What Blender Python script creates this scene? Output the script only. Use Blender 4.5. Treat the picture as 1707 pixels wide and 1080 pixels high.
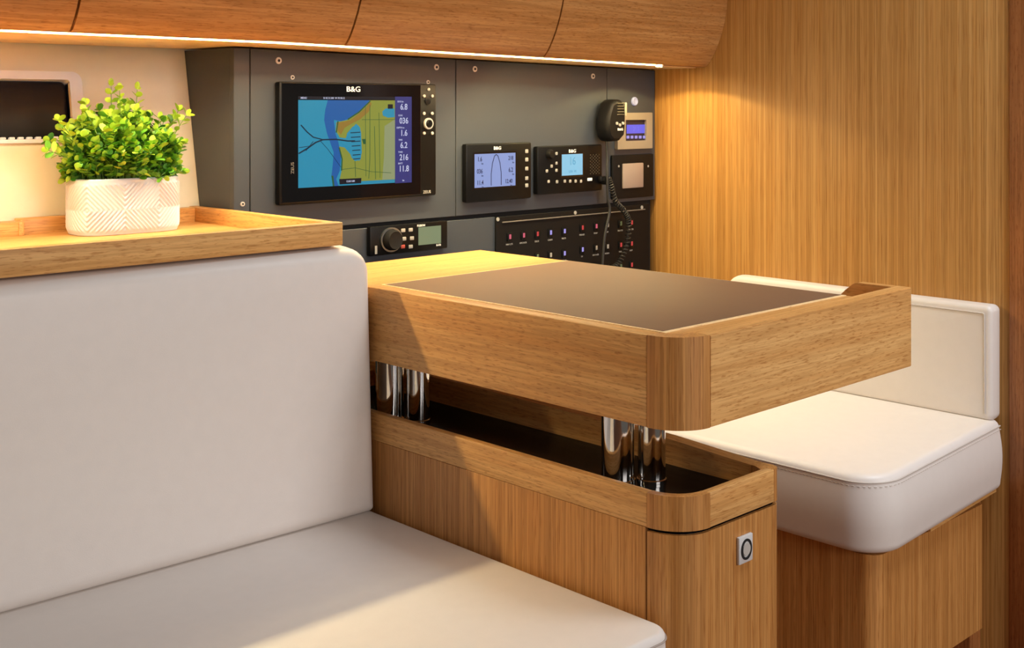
import bpy, bmesh, math, random
from mathutils import Vector, Matrix
random.seed(7)
PI = math.pi
for o in list(bpy.data.objects): bpy.data.objects.remove(o)
sc = bpy.context.scene
C = sc.collection

# ------------------------------------------------------------------ camera
FPX, CXP, HZ = 2029.0, 853.5, 177.0            # focal length, centre and horizon, in pixels of 1707x1080
AL = math.atan2(2086.5, FPX)                   # angle between the view and the fore-and-aft axis X
EYE = Vector((0, 0, .955))
FW = Vector((math.cos(AL), math.sin(AL), 0)); RT = Vector((math.sin(AL), -math.cos(AL), 0))
cam = bpy.data.cameras.new('camera'); cam.sensor_width = 36; cam.lens = FPX*36/1707
cam.shift_y = -(540-HZ)/1707; cam.clip_start = .02
co = bpy.data.objects.new('camera', cam); C.objects.link(co)
co.matrix_world = Matrix.Translation(EYE) @ Matrix((( RT.x, 0, -FW.x, 0), (RT.y, 0, -FW.y, 0), (0, 1, 0, 0), (0, 0, 0, 1)))
sc.camera = co

# ------------------------------------------------------------------ world, lamps, exposure
sc.view_settings.view_transform = 'Standard'; sc.view_settings.look = 'None'
sc.view_settings.exposure = 0.15; sc.view_settings.gamma = 1
w = bpy.data.worlds.new('world'); sc.world = w; w.use_nodes = True
bg = w.node_tree.nodes['Background']; bg.inputs[0].default_value = (1.0, .90, .80, 1); bg.inputs[1].default_value = .10

def area(name, loc, target, sx, sy, power, col, spread=180):
    l = bpy.data.lights.new(name, 'AREA'); l.shape = 'RECTANGLE'; l.size = sx; l.size_y = sy
    l.energy = power; l.color = col; l.spread = math.radians(spread)
    o = bpy.data.objects.new(name, l); C.objects.link(o); o.location = loc
    o.rotation_euler = (Vector(target)-Vector(loc)).to_track_quat('-Z', 'Y').to_euler()
    return o
area('cabin_ceiling_lamp', (1.10, -1.75, 1.36), (1.0, 1.1, .6), 1.3, .9, 33, (1, .94, .92))       # daylight and lamps of the saloon behind the camera
area('deck_hatch_light', (1.45, .35, 1.95), (1.5, .85, .4), .45, .45, 3.6, (.90, .95, 1), spread=90)      # hatch above the navigator's seat
LED_STRENGTH = 118.0

# ------------------------------------------------------------------ geometry helpers
def ray(u, v): return FW + RT*((u-CXP)/FPX) + Vector((0, 0, (HZ-v)/FPX))
def at_y(u, v, Y):
    r = ray(u, v); return EYE + r*(Y/r.y)
def tag(o, label=None, cat=None, group=None, kind=None):
    for k, v in (('label', label), ('category', cat), ('group', group), ('kind', kind)):
        if v: o[k] = v
    return o
def empty(name, loc, label, cat, group=None, rot=(0, 0, 0)):
    o = bpy.data.objects.new(name, None); C.objects.link(o); o.location = loc; o.rotation_euler = rot
    o.empty_display_size = .02
    return tag(o, label, cat, group)
def obj(name, bm, mat, parent=None, smooth=False, ang=None, world=True, origin=None):
    """bm is in world coordinates when world is True, else in the parent's frame"""
    me = bpy.data.meshes.new(name)
    bmesh.ops.remove_doubles(bm, verts=bm.verts, dist=1e-6)
    bmesh.ops.recalc_face_normals(bm, faces=bm.faces)
    if smooth:
        lim = math.radians(ang or 35)
        for f in bm.faces: f.smooth = True
        for e in bm.edges:
            if len(e.link_faces) == 2 and e.calc_face_angle(0) > lim: e.smooth = False
    if origin is not None: bm.transform(Matrix.Translation(-Vector(origin)))
    bm.to_mesh(me); bm.free()
    for m in (mat if isinstance(mat, (list, tuple)) else [mat]): me.materials.append(m)
    o = bpy.data.objects.new(name, me); C.objects.link(o)
    if origin is not None: o.location = origin
    if parent is not None:
        o.parent = parent
        if world:
            bpy.context.view_layer.update()
            o.matrix_parent_inverse = root_matrix(parent).inverted()
    return o
def root_matrix(p):
    m = Matrix.LocRotScale(p.location, p.rotation_euler, p.scale)
    if p.parent: m = root_matrix(p.parent) @ p.matrix_parent_inverse @ m
    return m
def box(bm, x0, x1, y0, y1, z0, z1, bev=0, seg=2, mi=0):
    r = bmesh.ops.create_cube(bm, size=1, matrix=Matrix.Translation(((x0+x1)/2, (y0+y1)/2, (z0+z1)/2)) @ Matrix.Diagonal((abs(x1-x0), abs(y1-y0), abs(z1-z0), 1)))
    vs = r['verts']; fs = {f for v in vs for f in v.link_faces}
    for f in fs: f.material_index = mi
    if bev:
        es = list({e for v in vs for e in v.link_edges})
        rb = bmesh.ops.bevel(bm, geom=es, offset=bev, segments=seg, affect='EDGES', profile=.5)
        for f in rb['faces']: f.material_index = mi
    return vs
def nb(): return bmesh.new()
def bxo(name, dims, mat, parent=None, bev=.0015, **k):
    bm = nb(); box(bm, *dims, bev=bev); return obj(name, bm, mat, parent, smooth=bool(bev), ang=50, **k)
def cyl(bm, c, axis, r, h, seg=28, r2=None, mi=0, bev=0):
    """cylinder from c along axis ('X','Y','Z' with sign) of height h"""
    m = {'Z': Matrix(), 'X': Matrix.Rotation(PI/2, 4, 'Y'), 'Y': Matrix.Rotation(-PI/2, 4, 'X')}[axis]
    M = Matrix.Translation(c) @ m @ Matrix.Translation((0, 0, h/2))
    r_ = bmesh.ops.create_cone(bm, cap_ends=True, segments=seg, radius1=r, radius2=(r if r2 is None else r2), depth=h, matrix=M)
    for v in r_['verts']:
        for f in v.link_faces: f.material_index = mi
    return r_['verts']
def prism(bm, pts, z0, z1, axis='Z', mi=0):
    """extrude a 2D outline: axis Z -> (x,y), axis X -> (y,z), axis Y -> (x,z)"""
    def P(p, t): return {'Z': (p[0], p[1], t), 'X': (t, p[0], p[1]), 'Y': (p[0], t, p[1])}[axis]
    a = [bm.verts.new(P(p, z0)) for p in pts]; b = [bm.verts.new(P(p, z1)) for p in pts]
    n = len(pts); fs = []
    for i in range(n): fs.append(bm.faces.new((a[i], a[(i+1) % n], b[(i+1) % n], b[i])))
    fs.append(bm.faces.new(a[::-1])); fs.append(bm.faces.new(b))
    for f in fs: f.material_index = mi
    return a+b
def rrect(x0, x1, y0, y1, R, n=8):
    """rounded rectangle, R = radii of the corners (x0y0, x1y0, x1y1, x0y1)"""
    out = []
    for (cx, cy, a0, r) in ((x0+R[0], y0+R[0], PI, R[0]), (x1-R[1], y0+R[1], 1.5*PI, R[1]), (x1-R[2], y1-R[2], 0, R[2]), (x0+R[3], y1-R[3], PI/2, R[3])):
        for i in range(n+1):
            a = a0+PI/2*i/n; out.append((cx+r*math.cos(a), cy+r*math.sin(a)))
    return out
def pillow(x0, x1, y0, y1, z0, z1, R, r, puff=.004, M=Matrix(), seg=7, sub=8, belly=.003, n=8, grid=14):
    """upholstered cushion: rounded outline in plan (radii R), rounded edges r, crowned top, slightly bulging sides"""
    bm = nb(); rings = []
    def outline(ins):
        base = rrect(x0+ins, x1-ins, y0+ins, y1-ins, [max(q-ins, .0008) for q in R], n)
        pts = []                                    # refine the straight runs
        m = len(base)
        for i in range(m):
            a, b = base[i], base[(i+1) % m]
            pts.append(a)
            if i % (n+1) == n:
                for k in range(1, grid): pts.append((a[0]+(b[0]-a[0])*k/grid, a[1]+(b[1]-a[1])*k/grid))
        return pts
    cx, cy = (x0+x1)/2, (y0+y1)/2
    def ring(ins, z): rings.append([bm.verts.new((p[0], p[1], z)) for p in outline(ins)])
    for k in range(seg+1):
        a = PI/2*(1-k/seg); ring(r-r*math.cos(a), z0+r-r*math.sin(a))
    for k in range(1, sub):
        t = k/sub; ring(-belly*math.sin(PI*t), z0+r+(z1-z0-2*r)*t)
    for k in range(seg+1):
        a = PI/2*k/seg; ring(r-r*math.cos(a), z1-r+r*math.sin(a))
    last = outline(r)
    for k in range(1, 10):
        s = 1-k/10
        zz = z1+puff*(1-s**3)
        rings.append([bm.verts.new((cx+(p[0]-cx)*s, cy+(p[1]-cy)*s, zz)) for p in last])
    m = len(rings[0])
    for a, b in zip(rings, rings[1:]):
        for i in range(m): bm.faces.new((a[i], a[(i+1) % m], b[(i+1) % m], b[i]))
    bm.faces.new(rings[0][::-1]); bm.faces.new(rings[-1])
    bm.transform(M)
    return bm
def tube(bm, pts, r, seg=8, mi=0, close=False):
    pts = [Vector(p) for p in pts]; n = len(pts); rings = []
    up = Vector((0, 0, 1)); prev = None
    for i in range(n):
        a = pts[(i-1) % n] if (close or i > 0) else pts[0]; b = pts[(i+1) % n] if (close or i < n-1) else pts[-1]
        t = (b-a).normalized()
        if prev is None:
            s = t.cross(up)
            if s.length < .05: s = t.cross(Vector((1, 0, 0)))
        else: s = prev - t*prev.dot(t)
        s.normalize(); prev = s; q = t.cross(s)
        rr = r[i] if isinstance(r, (list, tuple)) else r
        rings.append([bm.verts.new(pts[i]+s*(rr*math.cos(2*PI*k/seg))+q*(rr*math.sin(2*PI*k/seg))) for k in range(seg)])
    for i in range(n if close else n-1):
        A, B = rings[i], rings[(i+1) % n]
        for k in range(seg):
            f = bm.faces.new((A[k], A[(k+1) % seg], B[(k+1) % seg], B[k])); f.material_index = mi
    if not close: bm.faces.new(rings[0][::-1]); bm.faces.new(rings[-1])
def lathe(bm, prof, c, axis='Z', seg=40, mi=0):
    rings = []
    for (r, h) in prof:
        ring = []
        for k in range(seg):
            a = 2*PI*k/seg; p = (r*math.cos(a), r*math.sin(a), h)
            ring.append(bm.verts.new((c[0]+p[0], c[1]+p[1], c[2]+p[2])))
        rings.append(ring)
    for A, B in zip(rings, rings[1:]):
        for k in range(seg):
            f = bm.faces.new((A[k], A[(k+1) % seg], B[(k+1) % seg], B[k])); f.material_index = mi
    for R_ in (rings[0][::-1], rings[-1]):
        f = bm.faces.new(R_); f.material_index = mi
def text_into(bm, s, size, x, y, z, align='CENTER', sx=1.0, mi=0, depth=.0002, M=None):
    cu = bpy.data.curves.new('lettering', 'FONT'); cu.body = s; cu.size = size; cu.align_x = align; cu.align_y = 'CENTER'
    cu.extrude = depth/2; cu.resolution_u = 3; cu.offset = size*.012
    to = bpy.data.objects.new('lettering', cu); C.objects.link(to)
    me = bpy.data.meshes.new_from_object(to)
    t = nb(); t.from_mesh(me)
    mat = Matrix.Translation((x, y, z)) @ Matrix.Diagonal((sx, 1, 1, 1))
    if M is not None: mat = M @ mat
    t.transform(mat)
    for f in t.faces: f.material_index = mi
    tm = bpy.data.meshes.new('tmp'); t.to_mesh(tm); t.free(); 
    nf = len(bm.faces); bm.from_mesh(tm); bm.faces.ensure_lookup_table()
    for f in bm.faces[nf:]: f.material_index = mi
    bpy.data.objects.remove(to); bpy.data.curves.remove(cu); bpy.data.meshes.remove(me); bpy.data.meshes.remove(tm)

# ------------------------------------------------------------------ materials
def lin(c):
    return tuple(((v/255)/12.92 if v/255 <= .04045 else ((v/255+.055)/1.055)**2.4) for v in c)+(1,)
def mat_base(name):
    m = bpy.data.materials.new(name); m.use_nodes = True
    nt = m.node_tree; b = nt.nodes['Principled BSDF']
    return m, nt, b
def plain(name, col, rough=.5, metal=0, emis=None, es=0, spec=.5, noise=0, nscale=60, bump=0, bscale=400, coat=0):
    m, nt, b = mat_base(name)
    c = lin(col); b.inputs['Base Color'].default_value = c
    b.inputs['Roughness'].default_value = rough; b.inputs['Metallic'].default_value = metal
    b.inputs['Specular IOR Level'].default_value = spec; b.inputs['Coat Weight'].default_value = coat
    tc = nt.nodes.new('ShaderNodeTexCoord')
    n = nt.nodes.new('ShaderNodeTexNoise'); n.inputs['Scale'].default_value = nscale; n.inputs['Detail'].default_value = 3
    nt.links.new(tc.outputs['Object'], n.inputs['Vector'])
    mx = nt.nodes.new('ShaderNodeMix'); mx.data_type = 'RGBA'
    k = noise or .03
    mx.inputs[6].default_value = tuple(v*(1-k) for v in c[:3])+(1,); mx.inputs[7].default_value = tuple(min(1, v*(1+k)) for v in c[:3])+(1,)
    nt.links.new(n.outputs['Fac'], mx.inputs[0]); nt.links.new(mx.outputs[2], b.inputs['Base Color'])
    if emis: b.inputs['Emission Color'].default_value = lin(emis); b.inputs['Emission Strength'].default_value = es
    if bump:
        n2 = nt.nodes.new('ShaderNodeTexNoise'); n2.inputs['Scale'].default_value = bscale; n2.inputs['Detail'].default_value = 2
        nt.links.new(tc.outputs['Object'], n2.inputs['Vector'])
        bp = nt.nodes.new('ShaderNodeBump'); bp.inputs['Strength'].default_value = bump; bp.inputs['Distance'].default_value = .0006
        nt.links.new(n2.outputs['Fac'], bp.inputs['Height']); nt.links.new(bp.outputs[0], b.inputs['Normal'])
    return m
def wood(name, grain, light, dark, rough=.42, off=0, band=.5, run=1.0, wide=55):
    """straight-grained veneer; grain = axis the pores run along"""
    m, nt, b = mat_base(name); N = nt.nodes; L = nt.links
    tc = N.new('ShaderNodeTexCoord')
    def layer(across, along, detail, seed, rgh=.5, dist=0):
        mp = N.new('ShaderNodeMapping'); s = [across]*3; s['XYZ'.index(grain)] = along
        mp.inputs['Scale'].default_value = s; mp.inputs['Location'].default_value = (seed+off, seed*1.7+off, seed*.6)
        L.new(tc.outputs['Object'], mp.inputs[0])
        n = N.new('ShaderNodeTexNoise'); n.inputs['Scale'].default_value = 1; n.inputs['Detail'].default_value = detail
        n.inputs['Roughness'].default_value = rgh; n.inputs['Distortion'].default_value = dist
        L.new(mp.outputs[0], n.inputs['Vector']); return n.outputs['Fac']
    def ramp(fac, p0, p1, c0=(0, 0, 0, 1), c1=(1, 1, 1, 1)):
        r = N.new('ShaderNodeValToRGB'); r.color_ramp.elements[0].position = p0; r.color_ramp.elements[1].position = p1
        r.color_ramp.elements[0].color = c0; r.color_ramp.elements[1].color = c1; L.new(fac, r.inputs[0]); return r.outputs[0]
    broad = layer(wide, 1.2, 3, 3.1, .55)
    fine = layer(330, 10*run, 3, 8.3, .6)
    pore = layer(640, 70*run, 2, 5.7, .6)
    cl, cd = lin(light), lin(dark)
    base = ramp(broad, .33, .68, cd, cl)
    mid = tuple(a*.74 for a in cd[:3])+(1,)
    m1 = N.new('ShaderNodeMix'); m1.data_type = 'RGBA'
    L.new(ramp(fine, .42, .58), m1.inputs[0]); m1.inputs[6].default_value = mid; L.new(base, m1.inputs[7])
    # mix a limited amount
    m2 = N.new('ShaderNodeMix'); m2.data_type = 'RGBA'; m2.inputs[0].default_value = band
    L.new(base, m2.inputs[6]); L.new(m1.outputs[2], m2.inputs[7])
    m3 = N.new('ShaderNodeMix'); m3.data_type = 'RGBA'; m3.blend_type = 'MULTIPLY'
    L.new(ramp(pore, .56, .66), m3.inputs[0]); L.new(m2.outputs[2], m3.inputs[6]); m3.inputs[7].default_value = (.74, .64, .54, 1)
    L.new(m3.outputs[2], b.inputs['Base Color'])
    b.inputs['Roughness'].default_value = rough; b.inputs['Specular IOR Level'].default_value = .4
    bp = N.new('ShaderNodeBump'); bp.inputs['Strength'].default_value = .25; bp.inputs['Distance'].default_value = .0004
    L.new(fine, bp.inputs['Height']); L.new(bp.outputs[0], b.inputs['Normal'])
    return m
OAK_L, OAK_D = (230, 180, 114), (208, 150, 84)
WX = wood('oak_grain_x', 'X', OAK_L, OAK_D)
WY = wood('oak_grain_y', 'Y', OAK_L, OAK_D, off=4)
WZ = wood('oak_grain_z', 'Z', (212, 154, 88), (188, 128, 66), off=9, run=.3, band=.7, wide=90)
WZ2 = wood('oak_bulkhead', 'Z', (204, 156, 92), (188, 134, 68), off=14, band=.7, run=.16, wide=120)
WZ3 = wood('oak_post', 'Z', (182, 120, 70), (150, 92, 48), off=21)
WL = wood('oak_locker', 'X', (196, 144, 86), (170, 114, 60), off=31, rough=.36)
WE = wood('oak_lit_edge', 'X', (250, 222, 172), (240, 204, 150), off=41, band=.25)  # paler oak, the highlight of lit edges is put into its colour
VINYL = plain('cream_vinyl', (228, 220, 213), rough=.42, bump=.12, bscale=900)
SEAM = plain('cream_thread', (206, 196, 186), rough=.6)
HULL = plain('hull_lining_fabric', (238, 230, 210), rough=.75, bump=.2, bscale=700)
LEATHER = plain('brown_leather', (116, 87, 66), rough=.55, spec=.3, noise=.05, nscale=14, bump=.25, bscale=1100)
GREY = plain('charcoal_lacquer', (60, 65, 73), rough=.42)
DGAP = plain('dark_gap', (18, 16, 15), rough=.7)
BLACK = plain('black_plastic', (8, 8, 10), rough=.4, spec=.2)
BLACKM = plain('black_matte_panel', (15, 14, 15), rough=.5, spec=.2)
GLASSB = plain('black_glass', (6, 6, 9), rough=.08, spec=.6)
TRAY = plain('black_gloss_tray', (6, 6, 10), rough=.15, spec=.05)
CHROME = plain('polished_chrome', (222, 220, 216), rough=.06, metal=1)
STEEL = plain('brushed_steel', (214, 210, 202), rough=.35, metal=.35)
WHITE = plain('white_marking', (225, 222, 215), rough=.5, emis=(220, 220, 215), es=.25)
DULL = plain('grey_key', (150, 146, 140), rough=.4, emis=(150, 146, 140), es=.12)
BEIGE = plain('beige_plastic', (146, 134, 118), rough=.45)
SWGREY = plain('grey_switch_plastic', (150, 134, 126), rough=.45)
RUBBER = plain('black_rubber', (24, 22, 21), rough=.55)
POT = plain('white_ceramic', (204, 206, 216), rough=.5)
FRAME = plain('white_window_frame', (232, 234, 248), rough=.35)
WINDOW = plain('dark_window_glass', (14, 12, 20), rough=.25, spec=.15)
FLOORM = wood('floor_teak', 'X', (150, 96, 58), (110, 66, 36), off=51)
def glow(name, col, s=1.0): s *= .85; return plain(name, tuple(v*.22 for v in col), rough=.3, emis=col, es=s)
SEA = glow('screen_sea_light', (38, 150, 190), .75); SEA2 = glow('screen_sea_deep', (24, 96, 176), .75)
LAND = glow('screen_land', (140, 150, 62), .8); LANDG = glow('screen_land_grey', (146, 158, 118), .8); TOWN = glow('screen_town', (150, 120, 50), .8)
SHORE = glow('screen_shore', (40, 96, 60), .7); TRACK = glow('screen_track', (20, 46, 72), .6)
NAVY = glow('screen_navy_bar', (52, 56, 132), .75); INK = glow('screen_ink_white', (196, 204, 236), .9); SBLK = glow('screen_black', (14, 20, 44), .4)
LCDB = glow('lcd_pale_blue', (146, 166, 226), .85); LCDI = glow('lcd_ink', (40, 46, 96), .5)
LCDC = glow('lcd_cyan', (140, 204, 236), .95); LCDG = glow('lcd_green', (140, 156, 120), .7); LCDV = glow('lcd_violet', (104, 104, 238), .95); LCDN = glow('lcd_navy', (32, 30, 110), .7)
RED = glow('red_lamp', (200, 62, 66), .9); VIOL = glow('violet_lamp', (170, 160, 240), .9); PINK = glow('pink_lamp', (214, 96, 120), .9)
GREEN = plain('green_lamp', (90, 110, 90), rough=.4)
m, nt, b = mat_base('led_light'); b.inputs['Emission Color'].default_value = (1, .81, .45, 1); b.inputs['Emission Strength'].default_value = LED_STRENGTH
b.inputs['Base Color'].default_value = (.9, .85, .7, 1); LEDM = m

# ================================================================== THE SETTING
BX = 1.885         # bulkhead face
HB, HT = 1.626, 1.672   # hull lining Y at z .80 / z 1.04
def hull_y(z): return HB+(z-.80)*(HT-HB)/.24
# floor
bm = nb(); box(bm, -1.2, 2.6, -1.2, 1.75, -.03, 0); tag(obj('floor', bm, FLOORM), kind='structure')
# bulkhead
bm = nb(); box(bm, BX, BX+.03, .822, 1.75, 0, 1.75, bev=.002); tag(obj('wall_bulkhead', bm, WZ2, smooth=True), kind='structure')
bm = nb(); box(bm, BX-.006, BX+.05, .55, .8215, 0, 1.75, bev=.004); tag(obj('trim_1', bm, WZ3, smooth=True), kind='structure')
# hull lining with the window hole (left of the console)
WX0, WX1, WZ0, WZ1 = .18, .745, .907, .993     # glass opening
bm = nb()
def hq(x0, x1, z0, z1):
    vs = [bm.verts.new((x, hull_y(z)+d, z)) for d in (0, .02) for (x, z) in ((x0, z0), (x1, z0), (x1, z1), (x0, z1))]
    for q in ((0, 1, 2, 3), (7, 6, 5, 4), (0, 4, 5, 1), (1, 5, 6, 2), (2, 6, 7, 3), (3, 7, 4, 0)): bm.faces.new([vs[i] for i in q])
hq(-1.1, WX0, .3, 1.4); hq(WX1, BX, .3, 1.4); hq(WX0, WX1, .3, WZ0); hq(WX0, WX1, WZ1, 1.4)
tag(obj('wall_hull', bm, HULL), kind='structure')
# window: frame ring + glass, lying on the tilted lining
tilt = math.atan2(HT-HB, .24)
Mw = Matrix.Translation((0, hull_y(.95), .95)) @ Matrix.Rotation(PI/2-tilt, 4, 'X')
def wl(z): return (z-.95)/math.cos(tilt)
wr = tag(bpy.data.objects.new('window_1', None), kind='structure'); C.objects.link(wr); wr.location = (.46, hull_y(.95), .95)
bm = nb()
outer = rrect(WX0-.013, WX1+.018, wl(WZ0)-.003, wl(WZ1)+.0095, [.014]*4, 8); inner = rrect(WX0, WX1, wl(WZ0)+.002, wl(WZ1)-.002, [.0045]*4, 8)
def ringprism(bm, outer, inner, z0, z1, M=None):
    n = len(outer); vs = []
    for z in (z0, z1):
        vs.append([bm.verts.new((p[0], p[1], z)) for p in outer]); vs.append([bm.verts.new((p[0], p[1], z)) for p in inner])
    a, b_, c, d = vs
    for i in range(n):
        j = (i+1) % n
        bm.faces.new((a[i], a[j], c[j], c[i])); bm.faces.new((b_[i], d[i], d[j], b_[j])); bm.faces.new((c[i], c[j], d[j], d[i])); bm.faces.new((a[i], b_[i], b_[j], a[j]))
ringprism(bm, outer, inner, -.012, .0065); bm.transform(Mw)
obj('window_frame', bm, FRAME, wr, smooth=True)
bm = nb(); prism(bm, rrect(WX0+.001, WX1-.001, wl(WZ0)+.003, wl(WZ1)-.003, [.009]*4, 6), -.011, -.006); bm.transform(Mw)
obj('window_glass', bm, WINDOW, wr)
bm = nb()
n = 46
for i in range(n):                                   # pleated lower edge of the blind, a row of small beads along the sill
    x = WX0+.012+(WX1-WX0-.024)*i/(n-1); box(bm, x-.0040, x+.0040, wl(WZ0)+.003, wl(WZ0)+.0062, -.004, .002, bev=.001, seg=1)
bm.transform(Mw); obj('blind_edge', bm, WHITE, wr)

# ================================================================== OVERHEAD LOCKER
def z0(X): return 1.043-.0140*max(0, X-.9)
CURVE = [(1.4120, .0), (1.4085, .0006), (1.404, .003), (1.398, .0095), (1.392, .0180), (1.385, .0300), (1.377, .0460), (1.3695, .0650), (1.3635, .085), (1.359, .108), (1.356, .135), (1.3545, .165), (1.354, .21), (1.354, .33)]
def offset_curve(cv, t):
    out = []
    for i, p in enumerate(cv):
        a = cv[max(0, i-1)]; b = cv[min(len(cv)-1, i+1)]
        d = Vector((b[0]-a[0], b[1]-a[1])).normalized(); nrm = Vector((d.y, -d.x))
        if nrm.x < 0 and nrm.y < 0: nrm = -nrm
        q = Vector(p)+Vector((abs(nrm.x) if True else 0, abs(nrm.y)))*t
        out.append((q.x, q.y))
    return out
def sweep(bm, poly, x0, x1, n=6):
    """extrude a (y, dz) outline along X following the slight droop of the locker"""
    rows = []
    for k in range(n+1):
        X = x0+(x1-x0)*k/n; rows.append([bm.verts.new((X, p[0], z0(X)+p[1])) for p in poly])
    m_ = len(poly)
    for A, B in zip(rows, rows[1:]):
        for i in range(m_): bm.faces.new((A[i], A[(i+1) % m_], B[(i+1) % m_], B[i]))
    bm.faces.new(rows[0][::-1]); bm.faces.new(rows[-1])
lk = empty('overhead_locker', (1.1, 1.5, 1.04), 'long curved oak overhead locker running above the instrument console', 'locker')
door_poly = CURVE[1:]+offset_curve(CURVE[1:], .014)[::-1]
seams = [-.978, -.575, -.172, .232, .634, 1.037, 1.441, BX-.0005]
for i in range(7):
    bm = nb(); g = .0017
    sweep(bm, door_poly, seams[i]+g, seams[i+1]-(g if i < 6 else 0))
    obj('door' if i < 6 else 'end_panel', bm, WL, lk, smooth=True, ang=40)
bm = nb(); inn = offset_curve(CURVE, .0145)
sweep(bm, [(1.4150, .0125)]+inn[2:]+[(1.445, .33), (1.445, .0125)], -.978, BX-.001); obj('carcass', bm, DGAP, lk)
bm = nb(); sweep(bm, [(1.4125, .0002), (1.4145, .0002), (1.4145, .012), (1.4125, .012)], -.978, BX-.001); obj('front_lip', bm, WL, lk)
bm = nb(); sweep(bm, [(1.4310, -.0011), (1.662, -.0011), (1.664, .010), (1.4310, .010)], -.978, BX-.001); obj('soffit_board', bm, WE, lk)
bm = nb(); sweep(bm, [(1.4120, .0002), (1.4310, .0002), (1.4310, .012), (1.4120, .012)], 1.763, BX-.001, 1); obj('channel_end', bm, WL, lk)
bm = nb(); sweep(bm, [(1.4155, .0048), (1.4300, .0048), (1.4300, .0068), (1.4155, .0068)], -.978, 1.762, 12)
ls = obj('light_strip', bm, LEDM, origin=(1.1, 1.42, 1.05)); tag(ls, 'thin warm glowing light strip set in the underside of the overhead locker', 'light')

dl = empty('downlight', (1.763, 1.4215, z0(1.763)-.0005), 'tiny bright round downlight at the far end of the locker light strip', 'light')
bm = nb(); ringprism(bm, [(1.763+.0075*math.cos(t*PI/12), 1.4215+.0075*math.sin(t*PI/12)) for t in range(24)], [(1.763+.0055*math.cos(t*PI/12), 1.4215+.0055*math.sin(t*PI/12)) for t in range(24)], z0(1.763)-.0035, z0(1.763)-.0003); obj('ring', bm, STEEL, dl, smooth=True)
bm = nb(); cyl(bm, (1.763, 1.4215, z0(1.763)-.0028), 'Z', .0054, .002, 20); obj('lens', bm, LEDM, dl)
sp = bpy.data.lights.new('downlight_bulb', 'SPOT'); sp.energy = 1.3; sp.color = (1, .78, .30); sp.spot_size = math.radians(146); sp.spot_blend = .12; sp.shadow_soft_size = .006
so = bpy.data.objects.new('downlight_bulb', sp); C.objects.link(so); so.location = (1.763, 1.4215, z0(1.763)-.005)

sl = area('bulkhead_fill_light', (1.45, 1.4215, z0(1.45)+.0030), (1.45+.62, 1.4215, z0(1.45)-.9), .60, .010, 1.3, (1, .80, .36))  # extra lamp added in the channel, tilted to brighten the bulkhead
sl = C.objects['bulkhead_fill_light']; sl.rotation_euler = (0, -math.radians(35), 0); 

# ================================================================== INSTRUMENT CONSOLE
CY = 1.53
def cp(u, v, d=0):
    p = at_y(u, v, CY-d); return p.x, p.z
CL = cp(390, 200)[0]; S1 = cp(417, 200)[0]; S2 = cp(760, 200)[0]; S3 = cp(1012, 200)[0]
CT = 1.0385; GZ = .7675
con = empty('instrument_console', (1.4, CY, .5), 'charcoal grey instrument console filling the corner below the overhead locker', 'console')
def top_at(X): return z0(X)-.0036
bm = nb()     # side return going back to the hull
pts = [(CY+.0119, .5), (hull_y(.5)-.001, .5), (hull_y(CT)-.001, top_at(CL)), (CY+.0119, top_at(CL))]
prism(bm, pts, CL, CL+.012, 'X'); obj('side_panel', bm, GREY, con)
bm = nb()
def plate(name, x0, x1, zb, d=.012, mat=GREY, ztop=None):
    bm = nb(); g = .0009
    vs = prism(bm, [(x0+g, zb), (x1-g, zb), (x1-g, ztop or top_at(x1)), (x0+g, ztop or top_at(x0))], CY, CY+d, 'Y')
    bmesh.ops.bevel(bm, geom=bm.edges[:], offset=.0006, segments=1, affect='EDGES')
    return obj(name, bm, mat, con)
plate('corner_post', CL-.0011, S1, .5)
plate('display_panel', S1, S2, GZ+.003)
plate('instrument_panel', S2, S3, GZ+.003)
plate('control_panel', S3, BX-.002, GZ+.003)
bm = nb(); box(bm, CL+.012, BX-.002, CY+.0125, CY+.02, .5, 1.0215); obj('backing_board', bm, DGAP, con)
LS = cp(826, 380)[0]
plate('lower_panel', S1, LS, .5, ztop=GZ-.004)
def screw(u, v, r=.0050, mat=STEEL, parent=con):
    x, z = cp(u, v); bm = nb()
    cyl(bm, (x, CY-.0015, z), 'Y', r, .0015, 16); cyl(bm, (x, CY-.0022, z), 'Y', r*.45, .001, 6, mi=1)
    return obj('screw', bm, [mat, DGAP], parent)
for u, v in ((464, 101), (727, 112), (791, 115), (988, 127), (487, 129), (713, 137), (488, 336), (709, 322), (404, 340)): screw(u, v, .0050 if v < 128 else .0034)

# ------------------------------------------------------------------ devices on the console, local frame: x right, y up, z towards the cabin
def device(name, label, cat, u, v, group=None):
    x, z = cp(u, v); r = empty(name, (x, CY-.0004, z), label, cat, group, rot=(PI/2, 0, 0)); r['ox'] = 0
    def lc(uu, vv, d=.0):
        a, b2 = cp(uu, vv, d); return a-x, b2-z
    del r['ox']
    return r, lc
def dpart(name, bm, mat, parent, **k): return obj(name, bm, mat, parent, world=False, **k)
def lbox(bm, lc, u0, v0, u1, v1, z0_, z1_, bev=.0, mi=0, seg=2):
    a = lc((u0), (v0+0), z1_); b2 = lc(u1, v1, z1_)
    return box(bm, a[0], b2[0], b2[1], a[1], z0_, z1_, bev=bev, mi=mi, seg=seg)

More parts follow.
